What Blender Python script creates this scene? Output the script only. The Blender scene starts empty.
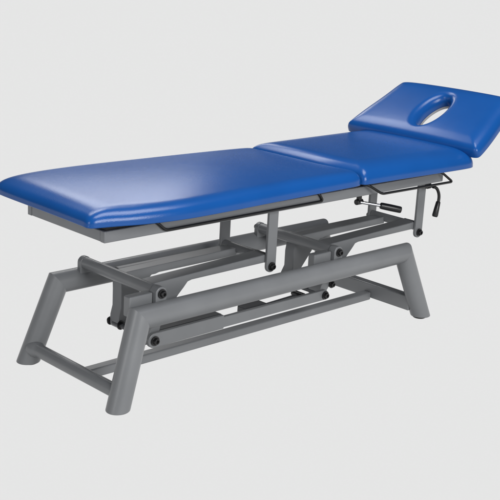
import bpy, bmesh, math
import numpy as np
from mathutils import Vector, Matrix

# ------------------------------------------------------------------ scene
scn = bpy.context.scene
S = 0.74                       # design units -> metres
COL = scn.collection
PI = math.pi

# ------------------------------------------------------------------ materials
def new_mat(name):
    m = bpy.data.materials.new(name)
    m.use_nodes = True
    nt = m.node_tree
    return m, nt, nt.nodes['Principled BSDF']

def node(nt, t, **kw):
    n = nt.nodes.new(t)
    for k, v in kw.items():
        setattr(n, k, v)
    return n

def simple(name, col, rough, metal=0.0, spec=0.5, bump=0.0, scale=300.0, var=0.0, detail=4.0):
    m, nt, b = new_mat(name)
    b.inputs['Base Color'].default_value = (*col, 1)
    b.inputs['Roughness'].default_value = rough
    b.inputs['Metallic'].default_value = metal
    b.inputs['Specular IOR Level'].default_value = spec
    tc = node(nt, 'ShaderNodeTexCoord')
    if bump > 0:
        nz = node(nt, 'ShaderNodeTexNoise')
        nz.inputs['Scale'].default_value = scale
        nz.inputs['Detail'].default_value = detail
        nt.links.new(tc.outputs['Object'], nz.inputs['Vector'])
        bp = node(nt, 'ShaderNodeBump')
        bp.inputs['Strength'].default_value = bump
        bp.inputs['Distance'].default_value = 0.001
        nt.links.new(nz.outputs['Fac'], bp.inputs['Height'])
        nt.links.new(bp.outputs['Normal'], b.inputs['Normal'])
    if var > 0:
        n2 = node(nt, 'ShaderNodeTexNoise')
        n2.inputs['Scale'].default_value = 9.0
        n2.inputs['Detail'].default_value = 5.0
        nt.links.new(tc.outputs['Object'], n2.inputs['Vector'])
        rp = node(nt, 'ShaderNodeValToRGB')
        rp.color_ramp.elements[0].position = 0.3
        rp.color_ramp.elements[1].position = 0.7
        rp.color_ramp.elements[0].color = (*[c * (1 - var) for c in col], 1)
        rp.color_ramp.elements[1].color = (*[c * (1 + var) for c in col], 1)
        nt.links.new(n2.outputs['Fac'], rp.inputs['Fac'])
        nt.links.new(rp.outputs['Color'], b.inputs['Base Color'])
        mr = node(nt, 'ShaderNodeMapRange')
        mr.inputs['To Min'].default_value = rough - 0.05
        mr.inputs['To Max'].default_value = rough + 0.07
        nt.links.new(n2.outputs['Fac'], mr.inputs['Value'])
        nt.links.new(mr.outputs['Result'], b.inputs['Roughness'])
    return m

def vinyl_material():
    m, nt, b = new_mat('blue_vinyl')
    tc = node(nt, 'ShaderNodeTexCoord')
    n2 = node(nt, 'ShaderNodeTexNoise')
    n2.inputs['Scale'].default_value = 5.0
    n2.inputs['Detail'].default_value = 6.0
    nt.links.new(tc.outputs['Object'], n2.inputs['Vector'])
    rp = node(nt, 'ShaderNodeValToRGB')
    rp.color_ramp.elements[0].position = 0.3
    rp.color_ramp.elements[1].position = 0.7
    rp.color_ramp.elements[0].color = (0.0050, 0.068, 0.272, 1)
    rp.color_ramp.elements[1].color = (0.0060, 0.076, 0.300, 1)
    nt.links.new(n2.outputs['Fac'], rp.inputs['Fac'])
    nt.links.new(rp.outputs['Color'], b.inputs['Base Color'])
    # pebbled grain of artificial leather
    vo = node(nt, 'ShaderNodeTexVoronoi')
    vo.feature = 'SMOOTH_F1'
    vo.inputs['Scale'].default_value = 420.0
    nt.links.new(tc.outputs['Object'], vo.inputs['Vector'])
    nz = node(nt, 'ShaderNodeTexNoise')
    nz.inputs['Scale'].default_value = 30.0
    nz.inputs['Detail'].default_value = 5.0
    nt.links.new(tc.outputs['Object'], nz.inputs['Vector'])
    ad = node(nt, 'ShaderNodeMath', operation='MULTIPLY_ADD')
    ad.inputs[1].default_value = 0.45
    nt.links.new(nz.outputs['Fac'], ad.inputs[0])
    nt.links.new(vo.outputs['Distance'], ad.inputs[2])
    bp = node(nt, 'ShaderNodeBump')
    bp.inputs['Strength'].default_value = 0.15
    bp.inputs['Distance'].default_value = 0.0012
    nt.links.new(ad.outputs['Value'], bp.inputs['Height'])
    nt.links.new(bp.outputs['Normal'], b.inputs['Normal'])
    b.inputs['Roughness'].default_value = 0.25
    b.inputs['Specular IOR Level'].default_value = 0.38
    return m

VINYL = vinyl_material()
PAINT = simple('grey_powder_coat', (0.185, 0.192, 0.200), 0.33, 0.0, 0.5, 0.14, 620.0, 0.05)
BOARD = simple('dark_board', (0.012, 0.011, 0.011), 0.7, bump=0.1, scale=200)
BLACK = simple('black_plastic', (0.010, 0.010, 0.011), 0.32, bump=0.06, scale=600)
RODM = simple('black_rod', (0.010, 0.010, 0.010), 0.38, bump=0.03, scale=400)
STEEL = simple('zinc_steel', (0.55, 0.56, 0.58), 0.28, 1.0, 0.5, 0.03, 500, 0.05)
DARKP = simple('dark_grey_paint', (0.075, 0.078, 0.085), 0.45, 0.0, 0.45, 0.05, 700, 0.05)
RUBBER = simple('black_rubber', (0.012, 0.012, 0.012), 0.8, bump=0.1, scale=300)

# ------------------------------------------------------------------ mesh helpers
def obj(name, bm, mat, parent=None, bevel=0.0, seg=3, smooth=True, label=None):
    bmesh.ops.recalc_face_normals(bm, faces=bm.faces[:])
    bmesh.ops.scale(bm, vec=(S, S, S), verts=bm.verts[:])
    me = bpy.data.meshes.new(name)
    bm.to_mesh(me)
    bm.free()
    o = bpy.data.objects.new(name, me)
    COL.objects.link(o)
    me.materials.append(mat)
    if smooth:
        for p in me.polygons:
            p.use_smooth = True
    if bevel > 0:
        b = o.modifiers.new('bevel', 'BEVEL')
        b.width = bevel * S
        b.segments = seg
        b.limit_method = 'ANGLE'
        b.angle_limit = math.radians(35)
        b.harden_normals = False
    if smooth:
        # keep crisp edges by splitting normals at sharp angles
        me.set_sharp_from_angle(angle=math.radians(40))
        if bevel > 0:
            w = o.modifiers.new('wn', 'WEIGHTED_NORMAL')
            w.keep_sharp = True
    if parent is not None:
        o.parent = parent
    if label:
        o['label'] = label
    return o

def add_box(bm, x0, x1, y0, y1, z0, z1):
    v = [bm.verts.new((x, y, z)) for z in (z0, z1) for y in (y0, y1) for x in (x0, x1)]
    for f in ((0, 1, 3, 2), (4, 6, 7, 5), (0, 4, 5, 1), (2, 3, 7, 6), (0, 2, 6, 4), (1, 5, 7, 3)):
        bm.faces.new([v[i] for i in f])

def frame_of(d):
    d = d.normalized()
    a = Vector((0, 0, 1)) if abs(d.z) < 0.9 else Vector((1, 0, 0))
    u = d.cross(a).normalized()
    return u, u.cross(d).normalized(), d

def add_mitred(bm, p0, p1, n0, n1, r, n=56, cap0=True, cap1=True, steps=1):
    """round tube whose two ends lie on planes through p0 / p1 with normals n0 / n1"""
    p0, p1, n0, n1 = Vector(p0), Vector(p1), Vector(n0), Vector(n1)
    u, v, d = frame_of(p1 - p0)
    rings = []
    A, B = [], []
    for i in range(n):
        a = 2 * PI * i / n
        q = p0 + u * (r * math.cos(a)) + v * (r * math.sin(a))
        ta = (p0 - q).dot(n0) / d.dot(n0)
        tb = (p1 - q).dot(n1) / d.dot(n1)
        A.append(q + d * ta)
        B.append(q + d * tb)
    for k in range(steps + 1):
        f = k / steps
        rings.append([bm.verts.new(A[i].lerp(B[i], f)) for i in range(n)])
    for k in range(steps):
        for i in range(n):
            j = (i + 1) % n
            bm.faces.new((rings[k][i], rings[k][j], rings[k + 1][j], rings[k + 1][i]))
    if cap0:
        bm.faces.new(rings[0][::-1])
    if cap1:
        bm.faces.new(rings[-1])

def add_tube(bm, p0, p1, r, n=40, r1=None):
    p0, p1 = Vector(p0), Vector(p1)
    d = p1 - p0
    if r1 is None:
        add_mitred(bm, p0, p1, d, d, r, n)
        return
    u, v, dd = frame_of(d)
    A = [bm.verts.new(p0 + u * (r * math.cos(2 * PI * i / n)) + v * (r * math.sin(2 * PI * i / n))) for i in range(n)]
    B = [bm.verts.new(p1 + u * (r1 * math.cos(2 * PI * i / n)) + v * (r1 * math.sin(2 * PI * i / n))) for i in range(n)]
    for i in range(n):
        j = (i + 1) % n
        bm.faces.new((A[i], A[j], B[j], B[i]))
    bm.faces.new(A[::-1])
    bm.faces.new(B)

def add_lathe(bm, p, axis, prof, n=36):
    """prof: list of (distance along axis, radius)"""
    p = Vector(p)
    u, v, d = frame_of(Vector(axis))
    rings = []
    for t, r in prof:
        rings.append([bm.verts.new(p + d * t + u * (r * math.cos(2 * PI * i / n)) + v * (r * math.sin(2 * PI * i / n))) for i in range(n)])
    for k in range(len(rings) - 1):
        for i in range(n):
            j = (i + 1) % n
            bm.faces.new((rings[k][i], rings[k][j], rings[k + 1][j], rings[k + 1][i]))
    bm.faces.new(rings[0][::-1])
    bm.faces.new(rings[-1])

def add_sweep(bm, pts, r, n=16):
    """round rod along a polyline (points dense enough to look bent)"""
    pts = [Vector(p) for p in pts]
    rings = []
    u = None
    for k, p in enumerate(pts):
        a = pts[max(k - 1, 0)]
        b = pts[min(k + 1, len(pts) - 1)]
        d = (b - a).normalized()
        if u is None:
            u, v, _ = frame_of(d)
        else:
            u = (u - d * u.dot(d)).normalized()
            v = d.cross(u)
        rings.append([bm.verts.new(p + u * (r * math.cos(2 * PI * i / n)) + v * (r * math.sin(2 * PI * i / n))) for i in range(n)])
    for k in range(len(rings) - 1):
        for i in range(n):
            j = (i + 1) % n
            bm.faces.new((rings[k][i], rings[k][j], rings[k + 1][j], rings[k + 1][i]))
    bm.faces.new(rings[0][::-1])
    bm.faces.new(rings[-1])

def rounded_path(pts, rad, seg=8):
    pts = [Vector(p) for p in pts]
    out = [pts[0]]
    for k in range(1, len(pts) - 1):
        p = pts[k]
        a = (pts[k - 1] - p)
        b = (pts[k + 1] - p)
        t = min(rad, a.length * 0.45, b.length * 0.45)
        s, e = p + a.normalized() * t, p + b.normalized() * t
        for i in range(seg + 1):
            f = i / seg
            out.append(s * (1 - f) ** 2 + p * 2 * f * (1 - f) + e * f ** 2)
    out.append(pts[-1])
    return out

def add_prism_y(bm, poly, y0, y1):
    """polygon in the x-z plane extruded along y"""
    A = [bm.verts.new((x, y0, z)) for x, z in poly]
    B = [bm.verts.new((x, y1, z)) for x, z in poly]
    n = len(poly)
    bm.faces.new(A)
    bm.faces.new(B[::-1])
    for i in range(n):
        j = (i + 1) % n
        bm.faces.new((A[j], A[i], B[i], B[j]))

def arc(cx, cz, r, a0, a1, n=10):
    return [(cx + r * math.cos(math.radians(a0 + (a1 - a0) * i / n)), cz + r * math.sin(math.radians(a0 + (a1 - a0) * i / n))) for i in range(n + 1)]

# ------------------------------------------------------------------ the treatment table
table = bpy.data.objects.new('treatment_table', None)
COL.objects.link(table)
table['label'] = 'blue padded treatment table with raised head section on a grey tubular steel base'
table['category'] = 'treatment table'

# ---- base: two mitred side frames of thick round tube
W, WF, H, R = 0.30, 0.340, 0.374, 0.0512
XTL, XTR, XFL, XFR = -0.893, 0.882, -1.0255, 1.034
for sy in (-1, 1):
    tl, tr = Vector((XTL, sy * W, H)), Vector((XTR, sy * W, H))
    fl, fr = Vector((XFL, sy * WF, 0.006)), Vector((XFR, sy * WF, 0.006))
    dx = Vector((1, 0, 0))
    nl = (dx + (tl - fl).normalized()).normalized()
    nr = (dx + (fr - tr).normalized()).normalized()
    bm = bmesh.new()
    add_mitred(bm, tl, tr, nl, nr, R, cap0=False, cap1=False, steps=6)
    fr_o = obj('side_rail', bm, PAINT, table)
    for top, foot, nn in ((tl, fl, nl), (tr, fr, nr)):
        d = (foot - top).normalized()
        if (foot - top).dot(dx) < 0:
            nn2 = -nl
        else:
            nn2 = nr
        bm = bmesh.new()
        add_mitred(bm, top, foot, nn2, (0, 0, -1), R, cap0=False, steps=4)
        leg = obj('leg', bm, PAINT, fr_o, bevel=0.004, seg=3)
        bm = bmesh.new()
        add_lathe(bm, (foot.x + 0.010 * (1 if foot.x < 0 else -1), foot.y, -0.003), (0, 0, 1), [(0, 0.032), (0.002, 0.035), (0.012, 0.035)])
        obj('foot_pad', bm, RUBBER, fr_o)

# ---- H shaped floor bars
XCL, XCR = -1.012, 0.984
bm = bmesh.new()
add_lathe(bm, (XCL, -0.318, 0.077), (0, 1, 0), [(0, 0.0305), (0.318, 0.0305),
                                                    (0.568, 0.0305), (0.582, 0.0318), (0.593, 0.0355), (0.602, 0.0395), (0.636, 0.041)], 40)
obj('cross_bar', bm, PAINT, table)
bm = bmesh.new()
add_box(bm, XCR - 0.028, XCR + 0.028, -0.312, 0.312, 0.038, 0.119)
obj('cross_bar', bm, PAINT, table, bevel=0.006)
bm = bmesh.new()
add_box(bm, XCL + 0.023, XCR - 0.0282, -0.048, 0.004, 0.029, 0.072)
obj('base_beam', bm, PAINT, table, bevel=0.006)

# ---- lifting mechanism: two rocker shafts, each with two lift arms
XS = (-0.762, 0.375)
LX = (-0.748, 0.355)
ZS = 0.456
PIV = 0.221
UPX, UPZ = 0.747, 0.434

def add_bolt(parent, x, y, z, s=1.0, out=-1):
    bm = bmesh.new()
    add_lathe(bm, (x, y, z), (0, out, 0), [(0, 0.0195 * s), (0.004, 0.0212 * s), (0.008, 0.0205 * s), (0.0085, 0.0150 * s),
                                          (0.016, 0.0148 * s), (0.020, 0.0125 * s), (0.0203, 0.0075 * s), (0.013, 0.007 * s)], 24)
    return obj('bolt', bm, BLACK, parent)

for xs, lx in zip(XS, LX):
    # cross shaft
    bm = bmesh.new()
    add_tube(bm, (xs, -0.272, ZS), (xs, 0.270, ZS), 0.0275, 40)
    shaft = obj('rocker_shaft', bm, PAINT, table, bevel=0.003)
    # saddle lugs on the two rails
    for sy in (-1, 1):
        y0, y1 = (-0.286, -0.240) if sy < 0 else (0.262, 0.290)
        poly = arc(xs, ZS, 0.0300, 0, 180, 16) + [(xs - 0.0300, 0.395), (xs + 0.0300, 0.395)]
        bm = bmesh.new()
        add_prism_y(bm, poly, y0, y1)
        obj('shaft_lug', bm, PAINT, shaft, bevel=0.004)
        add_bolt(shaft, xs, y0 if sy < 0 else y1, ZS, 1.0, sy)
    # bearing block on the inside of the near rail
    bm = bmesh.new()
    add_box(bm, xs - 0.155, xs - 0.0310, -0.266, -0.222, 0.370, 0.461)
    obj('bearing_block', bm, PAINT, shaft, bevel=0.006)
    # bell crank arms: a box arm to the right and a tapered lever hanging down
    el = 0.016 if xs < 0 else -0.004
    for ya, yb in ((-0.2115, -0.125), (0.015, 0.080)):
        zt, zl = (0.499, 0.459) if ya < 0 else (0.474, 0.436)
        poly = [(xs + 0.012, 0.478 if ya < 0 else 0.466), (xs + UPX - 0.024, zt), (xs + UPX - 0.024, zl), (xs + 0.235, zl - 0.003)]
        poly += [(xs + 0.212, zl - 0.008), (xs + 0.190, 0.428), (xs + 0.160, 0.400), (xs + 0.072, 0.300)]
        poly += [(lx + 0.036, 0.232)] + arc(lx + 0.014, PIV, 0.0245, 0, -180, 12) + [(lx - 0.009, 0.26), (xs + el, 0.30), (xs + el, 0.38)]
        bm = bmesh.new()
        add_prism_y(bm, poly, ya, yb)
        if ya > 0:
            add_box(bm, xs + 0.05, xs + UPX - 0.026, yb, 0.110, zl + 0.001, zl + 0.031)
        arm = obj('lift_arm', bm, PAINT, table, bevel=0.0035, seg=2)
        if ya > 0:
            add_bolt(arm, lx, ya, PIV, 1.0, -1)
            add_bolt(arm, lx, yb, PIV + 0.002, 1.0, 1)
        elif xs > 0:
            add_bolt(arm, xs + 0.046, ya, 0.262, 0.95, -1)
    # cross tube between the upper ends of the arms
    bm = bmesh.new()
    add_tube(bm, (xs + UPX - 0.012, -0.2125, 0.466), (xs + UPX - 0.012, 0.1155, 0.466), 0.0235, 32)
    obj('arm_cross_tube', bm, PAINT, table, bevel=0.003)
    # posts that carry the top frame
    for y0, y1, out in ((-0.229, -0.213, -1), (0.116, 0.132, 1)):
        zc = UPZ + 0.007 if out < 0 else 0.456
        ox = -0.027 if out < 0 else -0.008
        poly = arc(xs + UPX + ox, zc, 0.0305, -180, 0, 14) + [(xs + UPX + ox + 0.0305, 0.7275), (xs + UPX + ox - 0.0305, 0.7275)]
        bm = bmesh.new()
        add_prism_y(bm, poly, y0, y1)
        post = obj('post', bm, PAINT, table, bevel=0.003, seg=2)
        add_bolt(post, xs + UPX + ox, y0 if out < 0 else y1, zc, 1.0, out)

# ---- connecting link joining the lower ends of the bell cranks
yl0, yl1 = -0.232, -0.2125
hs, hw = 0.034, 0.0262
bm = bmesh.new()
poly = arc(LX[0], PIV, hs, 90, 270, 14) + [(-0.336, PIV - hs + 0.002), (-0.336, PIV - hw), (LX[1], PIV - hw)] \
    + arc(LX[1], PIV, hw, -90, 90, 14)[1:] + [(-0.336, PIV + hw), (-0.336, PIV + hs)]
add_prism_y(bm, poly, yl0, yl1)
link = obj('connecting_link', bm, PAINT, table, bevel=0.003, seg=2)
for lx in LX:
    add_bolt(link, lx, yl0, PIV, 1.05, -1)
    bm = bmesh.new()
    add_tube(bm, (lx, yl1 + 0.0005, PIV), (lx, 0.06, PIV), 0.013, 24)
    obj('pivot_pin', bm, DARKP, link)

# ---- lifting actuator lying between the cranks
bm = bmesh.new()
add_box(bm, -0.70, -0.215, -0.090, -0.030, 0.140, 0.196)
act = obj('actuator', bm, DARKP, table, bevel=0.006)
bm = bmesh.new()
add_tube(bm, (-0.216, -0.060, 0.158), (0.345, -0.060, 0.175), 0.010, 24)
obj('actuator_rod', bm, STEEL, act)
bm = bmesh.new()
add_box(bm, -0.060, 0.090, -0.092, -0.028, 0.125, 0.191)
obj('actuator_motor', bm, DARKP, act, bevel=0.006)
bm = bmesh.new()
add_tube(bm, (0.345, -0.10, 0.180), (0.345, -0.02, 0.180), 0.016, 24)
obj('rod_end', bm, BLACK, act, bevel=0.003)

# ---- top frame
FX0, FX1, FY, FZ0, FZ1 = -1.064, 1.198, 0.280, 0.723, 0.772
bm = bmesh.new()
t = 0.030
add_box(bm, FX0, FX1, -FY, -FY + t, FZ0, FZ1)
add_box(bm, FX0, FX1, FY - t, FY, FZ0, FZ1)
frame = obj('top_frame', bm, PAINT, table, bevel=0.003, seg=2)
for x0, x1, z0 in ((FX0 + 0.0015, FX0 + 0.0315, FZ0 + 0.001), (-0.045, 0.015, FZ0 + 0.004), (0.355, 0.395, FZ0 + 0.004), (1.092, 1.152, FZ0 + 0.004), (FX1 - 0.03, FX1 - 0.0015, FZ0 + 0.001)):
    bm = bmesh.new()
    add_box(bm, x0, x1, -FY + t + 0.0002, FY - t - 0.0002, z0, FZ1 - 0.001)
    obj('cross_member', bm, PAINT, frame, bevel=0.003, seg=2)

# dark boards under the cushions
for x0, x1, hwb in ((-1.052, 0.350, 0.269), (0.400, 1.215, 0.262)):
    bm = bmesh.new()
    add_box(bm, x0, x1, -hwb, hwb, FZ1 + 0.0005, 0.8145)
    obj('cushion_board', bm, BOARD, table, bevel=0.003, seg=2)

# black bent rods along the edge of the frame
rods = [
    [(-0.815, -0.262, 0.7785), (-0.800, -0.287, 0.776), (-0.752, -0.288, 0.735), (0.228, -0.288, 0.738), (0.198, -0.287, 0.776), (0.192, -0.262, 0.7785)],
    [(0.505, -0.255, 0.787), (0.528, -0.315, 0.786), (0.620, -0.332, 0.734), (1.214, -0.332, 0.729), (1.134, -0.318, 0.784), (1.128, -0.255, 0.787)],
]
for pth in rods:
    bm = bmesh.new()
    add_sweep(bm, rounded_path(pth, 0.02), 0.0066, 16)
    obj('edge_rod', bm, RODM, table)

# ---- release levers
bm = bmesh.new()
add_box(bm, 0.592, 0.614, -0.210, -0.188, 0.662, 0.7225)
add_tube(bm, (0.580, -0.199, 0.668), (0.626, -0.199, 0.668), 0.0150, 20)
lv = obj('release_lever', bm, BLACK, table, bevel=0.004)
bm = bmesh.new()
add_tube(bm, (0.600, -0.203, 0.668), (0.690, -0.278, 0.6525), 0.0078, 20)
obj('lever_rod', bm, STEEL, lv)
a, b = Vector((0.684, -0.273, 0.6535)), Vector((0.776, -0.341, 0.632))
bm = bmesh.new()
L = (b - a).length
add_lathe(bm, a, b - a, [(0, 0.011), (0.004, 0.0160), (0.012, 0.0172), (L * 0.5, 0.0180), (L - 0.008, 0.0175), (L - 0.002, 0.0160), (L, 0.011)], 28)
obj('grip', bm, BLACK, lv)

bm = bmesh.new()
add_box(bm, 1.070, 1.105, -0.278, -0.256, 0.694, 0.7225)
lv = obj('release_lever', bm, BLACK, table, bevel=0.005)
bm = bmesh.new()
add_sweep(bm, rounded_path([(1.078, -0.274, 0.704), (1.138, -0.286, 0.700), (1.166, -0.290, 0.655), (1.160, -0.292, 0.600)], 0.035), 0.0085, 16)
obj('lever_rod', bm, RODM, lv)
a, b = Vector((1.162, -0.291, 0.618)), Vector((1.139, -0.293, 0.535))
L = (b - a).length
bm = bmesh.new()
add_lathe(bm, a, b - a, [(0, 0.010), (0.004, 0.0125), (L * 0.5, 0.0150), (L - 0.010, 0.0165), (L - 0.003, 0.0145), (L, 0.011)], 28)
obj('grip', bm, BLACK, lv)

# ------------------------------------------------------------------ cushions
def smooth_closed(ctrl, n):
    """closed curve through a polygon with rounded corners: Chaikin then even resampling"""
    pts = [Vector((p[0], p[1])) for p in ctrl]
    for _ in range(4):
        q = []
        for i in range(len(pts)):
            a, b = pts[i], pts[(i + 1) % len(pts)]
            q.append(a * 0.75 + b * 0.25)
            q.append(a * 0.25 + b * 0.75)
        pts = q
    cum = [0.0]
    for i in range(len(pts)):
        cum.append(cum[-1] + (pts[(i + 1) % len(pts)] - pts[i]).length)
    tot = cum[-1]
    out = []
    k = 0
    for i in range(n):
        s = tot * i / n
        while cum[k + 1] < s:
            k += 1
        f = (s - cum[k]) / max(cum[k + 1] - cum[k], 1e-9)
        out.append(pts[k].lerp(pts[(k + 1) % len(pts)], f))
    return out

def mirror_y(half):
    """half: points along y<0 from small x to large x; returns a closed outline"""
    return [(x, y) for x, y in half] + [(x, -y) for x, y in reversed(half)]

def pad_profile(th, r_in, edge, r_bot=0.0035):
    """(inset, height) pairs: crisp bottom seam, short side, then a long soft shoulder"""
    pr = [(0.030, 0.0), (0.012, 0.0)]
    for i in range(4):
        a = PI / 2 * i / 3
        pr.append((r_bot * (1 - math.sin(a)), r_bot * (1 - math.cos(a))))
    e0 = edge
    pr.append((0.0005, e0 * 0.5))
    N = 26
    for i in range(0, N + 1):
        t = i / N
        pr.append((0.001 + r_in * t ** 1.75, e0 + (th - e0) * (1 - (1 - t) ** 2.3)))
    return pr

def cushion(name, outline, zb, th, r_top, crown, edge, parent, n=220, hole=None, xf=None, kx0=1.0, kx1=1.0, px=3.0):
    ol = smooth_closed(outline, n)
    xs_ = [p.x for p in ol]
    ys_ = [p.y for p in ol]
    cx = (min(xs_) + max(xs_)) / 2
    hx, hy = (max(xs_) - min(xs_)) / 2, (max(ys_) - min(ys_)) / 2
    bm = bmesh.new()
    prof = pad_profile(th, r_top, edge)
    rings = []
    def ring(d, z, frac=None):
        row = []
        for p in ol:
            q = Vector(((p.x - cx) * (1 - d * (kx0 if p.x < cx else kx1) / hx), p.y * (1 - d / hy)))
            row.append((q.x + cx, q.y, z))
        return row
    coords = [ring(d, z) for d, z in prof]
    if hole is None:
        M = 26
        d0 = prof[-1][0]
        last = coords[-1]
        sp = hx - hy if hx > hy else 0.0
        for k in range(1, M + 1):
            f = k / M
            row = []
            for (x, y, z), p in zip(last, ol):
                tx = cx + max(-sp, min(sp, (x - cx))) * 0.9
                xx, yy = x + (tx - x) * f, y * (1 - f)
                g = 1 - (1 - min(f * 1.5, 1.0)) ** 2
                row.append((xx, yy, th))
            coords.append(row)
    else:
        hc, ha, hb, rim, depth = hole
        coords = coords[:8]                       # bottom seam and short side only
        last = coords[-1]
        P = np.array([(p.x, p.y) for p in ol])
        A0, B0 = P, np.roll(P, -1, axis=0)
        ang = np.arctan2((P[:, 1] - hc[1]) / hy, (P[:, 0] - hc[0]) / hx)
        I = np.stack([hc[0] + ha * np.cos(ang), hc[1] + hb * np.sin(ang)], 1)
        tt = np.linspace(0, 2 * PI, 241)[:-1]
        E = np.stack([hc[0] + ha * np.cos(tt), hc[1] + hb * np.sin(tt)], 1)
        E1 = np.roll(E, -1, axis=0)

        def seg_dist(Q, A, B):
            d = B - A
            L2 = (d ** 2).sum(1)
            t = np.clip(((Q[:, None, :] - A[None]) * d[None]).sum(2) / L2[None], 0, 1)
            return np.sqrt((((A[None] + d[None] * t[..., None]) - Q[:, None, :]) ** 2).sum(2)).min(1)

        L0 = np.array([(x, y) for x, y, z in last])
        M = 60
        for k in range(1, M + 1):
            f = k / M
            f = f * f * (3 - 2 * f) * 0.6 + f * 0.4
            Q = L0 + (I - L0) * f
            de = seg_dist(Q, A0, B0)
            dh = seg_dist(Q, E, E1) if k < M else np.zeros(len(Q))
            t = np.clip(np.maximum(de - 0.001, 0) / r_top, 0, 1) ** (1 / 1.75)
            Z = edge + (th - edge) * (1 - (1 - t) ** 2.3)
            sm = np.clip(1 - dh / rim, 0, 1)
            Z = Z - depth * (1 - np.sqrt(np.maximum(0, 1 - sm ** 2.7))) 
            coords.append([(float(q[0]), float(q[1]), float(z)) for q, z in zip(Q, Z)])
        ztop = float(np.mean(Z))
        for zz in (ztop * 0.5, 0.0):
            coords.append([(float(q[0]), float(q[1]), zz) for q in I])
    # soft dome of the foam over the whole pad
    for row in coords:
        for i, (x, y, z) in enumerate(row):
            X, Y = min(1, abs((x - cx) / hx)), min(1, abs(y / hy))
            row[i] = (x, y, z + crown * (1 - X ** px) * (1 - Y ** 2.2) * max(0.0, min(1.0, z / th)))
    V = []
    for row in coords:
        V.append([bm.verts.new((x, y, z + zb)) for x, y, z in row])
    for k in range(len(V) - 1):
        for i in range(n):
            j = (i + 1) % n
            bm.faces.new((V[k][i], V[k][j], V[k + 1][j], V[k + 1][i]))
    if hole is None:
        bm.faces.new(V[0][::-1])
        bmesh.ops.remove_doubles(bm, verts=V[-1], dist=1e-5)
    else:
        for i in range(n):
            j = (i + 1) % n
            bm.faces.new((V[-1][i], V[-1][j], V[0][j], V[0][i]))
    if xf is not None:
        bmesh.ops.transform(bm, matrix=xf, verts=bm.verts[:])
    bmesh.ops.recalc_face_normals(bm, faces=bm.faces[:])
    o = obj(name, bm, VINYL, parent)
    for e in o.data.edges:
        e.use_edge_sharp = False
    return o

# leg section
leg_out = [(-1.180, 0.0), (-1.184, -0.25), (-1.188, -0.318), (-1.188, -0.338), (-1.165, -0.350), (-1.08, -0.368), (-0.98, -0.402), (-0.80, -0.432), (-0.58, -0.432),
           (-0.20, -0.412), (0.25, -0.398), (0.385, -0.392), (0.394, -0.36), (0.352, -0.18), (0.350, 0.0), (0.350, 0.36), (0.342, 0.392), (0.25, 0.400), (-0.20, 0.418),
           (-0.58, 0.446), (-0.80, 0.455), (-0.98, 0.445), (-1.11, 0.420), (-1.170, 0.385), (-1.180, 0.30)]
leg_pad = cushion('leg_cushion', leg_out, 0.815, 0.066, 0.080, 0.018, 0.014, table, kx0=1.9, kx1=0.30, px=2.2)

# back section
back_out = [(0.355, 0.0), (0.357, -0.18), (0.399, -0.36), (0.400, -0.388), (0.435, -0.397), (0.70, -0.400), (1.05, -0.415), (1.235, -0.418), (1.285, -0.408), (1.322, -0.368), (1.328, -0.10),
            (1.328, 0.10), (1.322, 0.368), (1.285, 0.408), (1.235, 0.415), (1.05, 0.412), (0.70, 0.402), (0.40, 0.396), (0.357, 0.388), (0.355, 0.34)]
back_pad = cushion('back_cushion', back_out, 0.815, 0.088, 0.150, 0.010, 0.014, table, kx0=0.70, kx1=0.5, px=10.0)

# head section, tilted up
TILT = math.radians(29)
head_half = [(0.0, -0.10), (0.0, -0.38), (0.002, -0.458), (0.03, -0.466), (0.16, -0.452), (0.32, -0.422), (0.455, -0.410), (0.496, -0.392), (0.510, -0.315), (0.515, -0.10)]
xf = Matrix.Translation((1.262, 0.018, 0.868)) @ Matrix.Rotation(-TILT, 4, 'Y')
head_pad = cushion('head_cushion', mirror_y(head_half), 0.0, 0.076, 0.100, 0.010, 0.022, table, n=280,
                   hole=((0.248, -0.008), 0.135, 0.065, 0.058, 0.050), xf=xf)
# plywood board and pale liner of the breathing slot
bm = bmesh.new()
n = 64
def ell(a, b, z):
    return [bm.verts.new((0.248 + a * math.cos(2 * PI * i / n), -0.008 + b * math.sin(2 * PI * i / n), z)) for i in range(n)]
r1, r2, r3, r4 = ell(0.1335, 0.0635, 0.012), ell(0.1335, 0.0635, -0.003), ell(0.142, 0.072, -0.003), ell(0.142, 0.072, -0.0005)
r5 = ell(0.1345, 0.0645, -0.0005)
for A, B in ((r1, r2), (r2, r3), (r3, r4), (r4, r5), (r5, r1)):
    for i in range(n):
        j = (i + 1) % n
        bm.faces.new((A[i], A[j], B[j], B[i]))
bmesh.ops.transform(bm, matrix=xf, verts=bm.verts[:])
LINER = simple('grey_liner', (0.42, 0.42, 0.43), 0.5)
obj('slot_liner', bm, LINER, head_pad)
# hinge arms that carry the head section
for sy in (-1, 1):
    bm = bmesh.new()
    add_box(bm, -0.12, 0.34, sy * 0.17 - 0.018, sy * 0.17 + 0.018, -0.034, -0.002)
    bmesh.ops.transform(bm, matrix=xf, verts=bm.verts[:])
    obj('head_support', bm, BOARD, table, bevel=0.003)

# ------------------------------------------------------------------ camera
cam_d = bpy.data.cameras.new('camera')
cam = bpy.data.objects.new('camera', cam_d)
COL.objects.link(cam)
yaw, pit, roll, f = 0.79152, 0.2775, 0.054636, 1091.338
fw = Vector((math.cos(yaw) * math.cos(pit), math.sin(yaw) * math.cos(pit), -math.sin(pit)))
r = Vector((math.sin(yaw), -math.cos(yaw), 0))
u = r.cross(fw)
r2 = r * math.cos(roll) + u * math.sin(roll)
u2 = u * math.cos(roll) - r * math.sin(roll)
M = Matrix((r2, u2, -fw)).transposed().to_4x4()
M.translation = Vector((-3.61236, -3.69364, 1.93193)) * S
cam.matrix_world = M
cam_d.sensor_width = 36
cam_d.lens = 36 * f / 500
cam_d.clip_end = 200
scn.camera = cam

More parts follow.
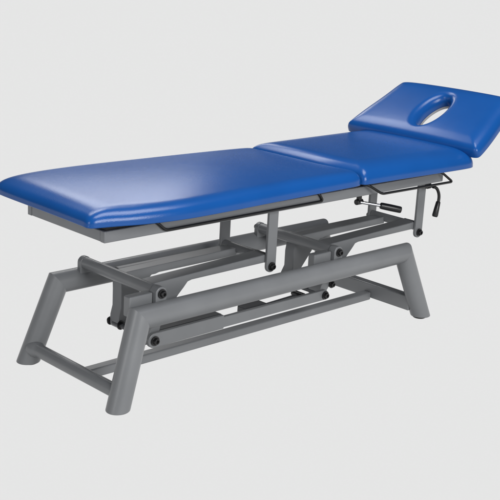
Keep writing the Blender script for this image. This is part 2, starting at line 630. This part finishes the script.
# ------------------------------------------------------------------ studio: seamless grey surround and softboxes
w = bpy.data.worlds.new('World')
scn.world = w
w.use_nodes = True
nt = w.node_tree
bg = nt.nodes['Background']
tc = nt.nodes.new('ShaderNodeTexCoord')
sp = nt.nodes.new('ShaderNodeSeparateXYZ')
nt.links.new(tc.outputs['Generated'], sp.inputs['Vector'])
rp = nt.nodes.new('ShaderNodeValToRGB')
mp = nt.nodes.new('ShaderNodeMapRange')
mp.inputs['From Min'].default_value = -1
mp.inputs['From Max'].default_value = 1
nt.links.new(sp.outputs['Z'], mp.inputs['Value'])
nt.links.new(mp.outputs['Result'], rp.inputs['Fac'])
cr = rp.color_ramp
cr.elements[0].position = 0.0
cr.elements[0].color = (0.787, 0.787, 0.787, 1)
cr.elements[1].position = 1.0
cr.elements[1].color = (0.05, 0.05, 0.052, 1)
e = cr.elements.new(0.515)
e.color = (0.787, 0.787, 0.787, 1)
e = cr.elements.new(0.545)
e.color = (0.05, 0.05, 0.052, 1)
e = cr.elements.new(0.215)
e.color = (0.787, 0.787, 0.787, 1)
cr.elements[0].position = 0.08
cr.elements[0].color = (0.16, 0.16, 0.165, 1)
nt.links.new(rp.outputs['Color'], bg.inputs['Color'])
bg.inputs['Strength'].default_value = 1.0

def area(name, loc, target, sx, sy, power, col=(1, 1, 1)):
    ld = bpy.data.lights.new(name, 'AREA')
    ld.shape = 'RECTANGLE'
    ld.size, ld.size_y = sx, sy
    ld.energy = power
    ld.color = col
    o = bpy.data.objects.new(name, ld)
    COL.objects.link(o)
    o.location = loc
    d = Vector(target) - Vector(loc)
    o.rotation_euler = d.to_track_quat('-Z', 'Y').to_euler()
    return o

ctr = (0, 0, 0.5)
area('softbox_key', (-0.6, -3.6, 1.9), ctr, 2.0, 1.3, 98)
area('softbox_left', (-4.0, -0.8, 1.8), ctr, 0.9, 1.4, 27)
area('softbox_top', (0.2, -1.0, 4.2), ctr, 2.6, 1.8, 125)
area('softbox_back', (2.45, 4.2, 2.85), (-0.35, -0.1, 0.65), 1.7, 0.9, 24)
area('softbox_overhead', (0.6, 2.9, 4.1), (0.5, 0, 0.6), 2.6, 0.9, 58)

scn.view_settings.view_transform = 'Standard'
scn.view_settings.look = 'None'
scn.view_settings.exposure = 0
scn.view_settings.gamma = 1
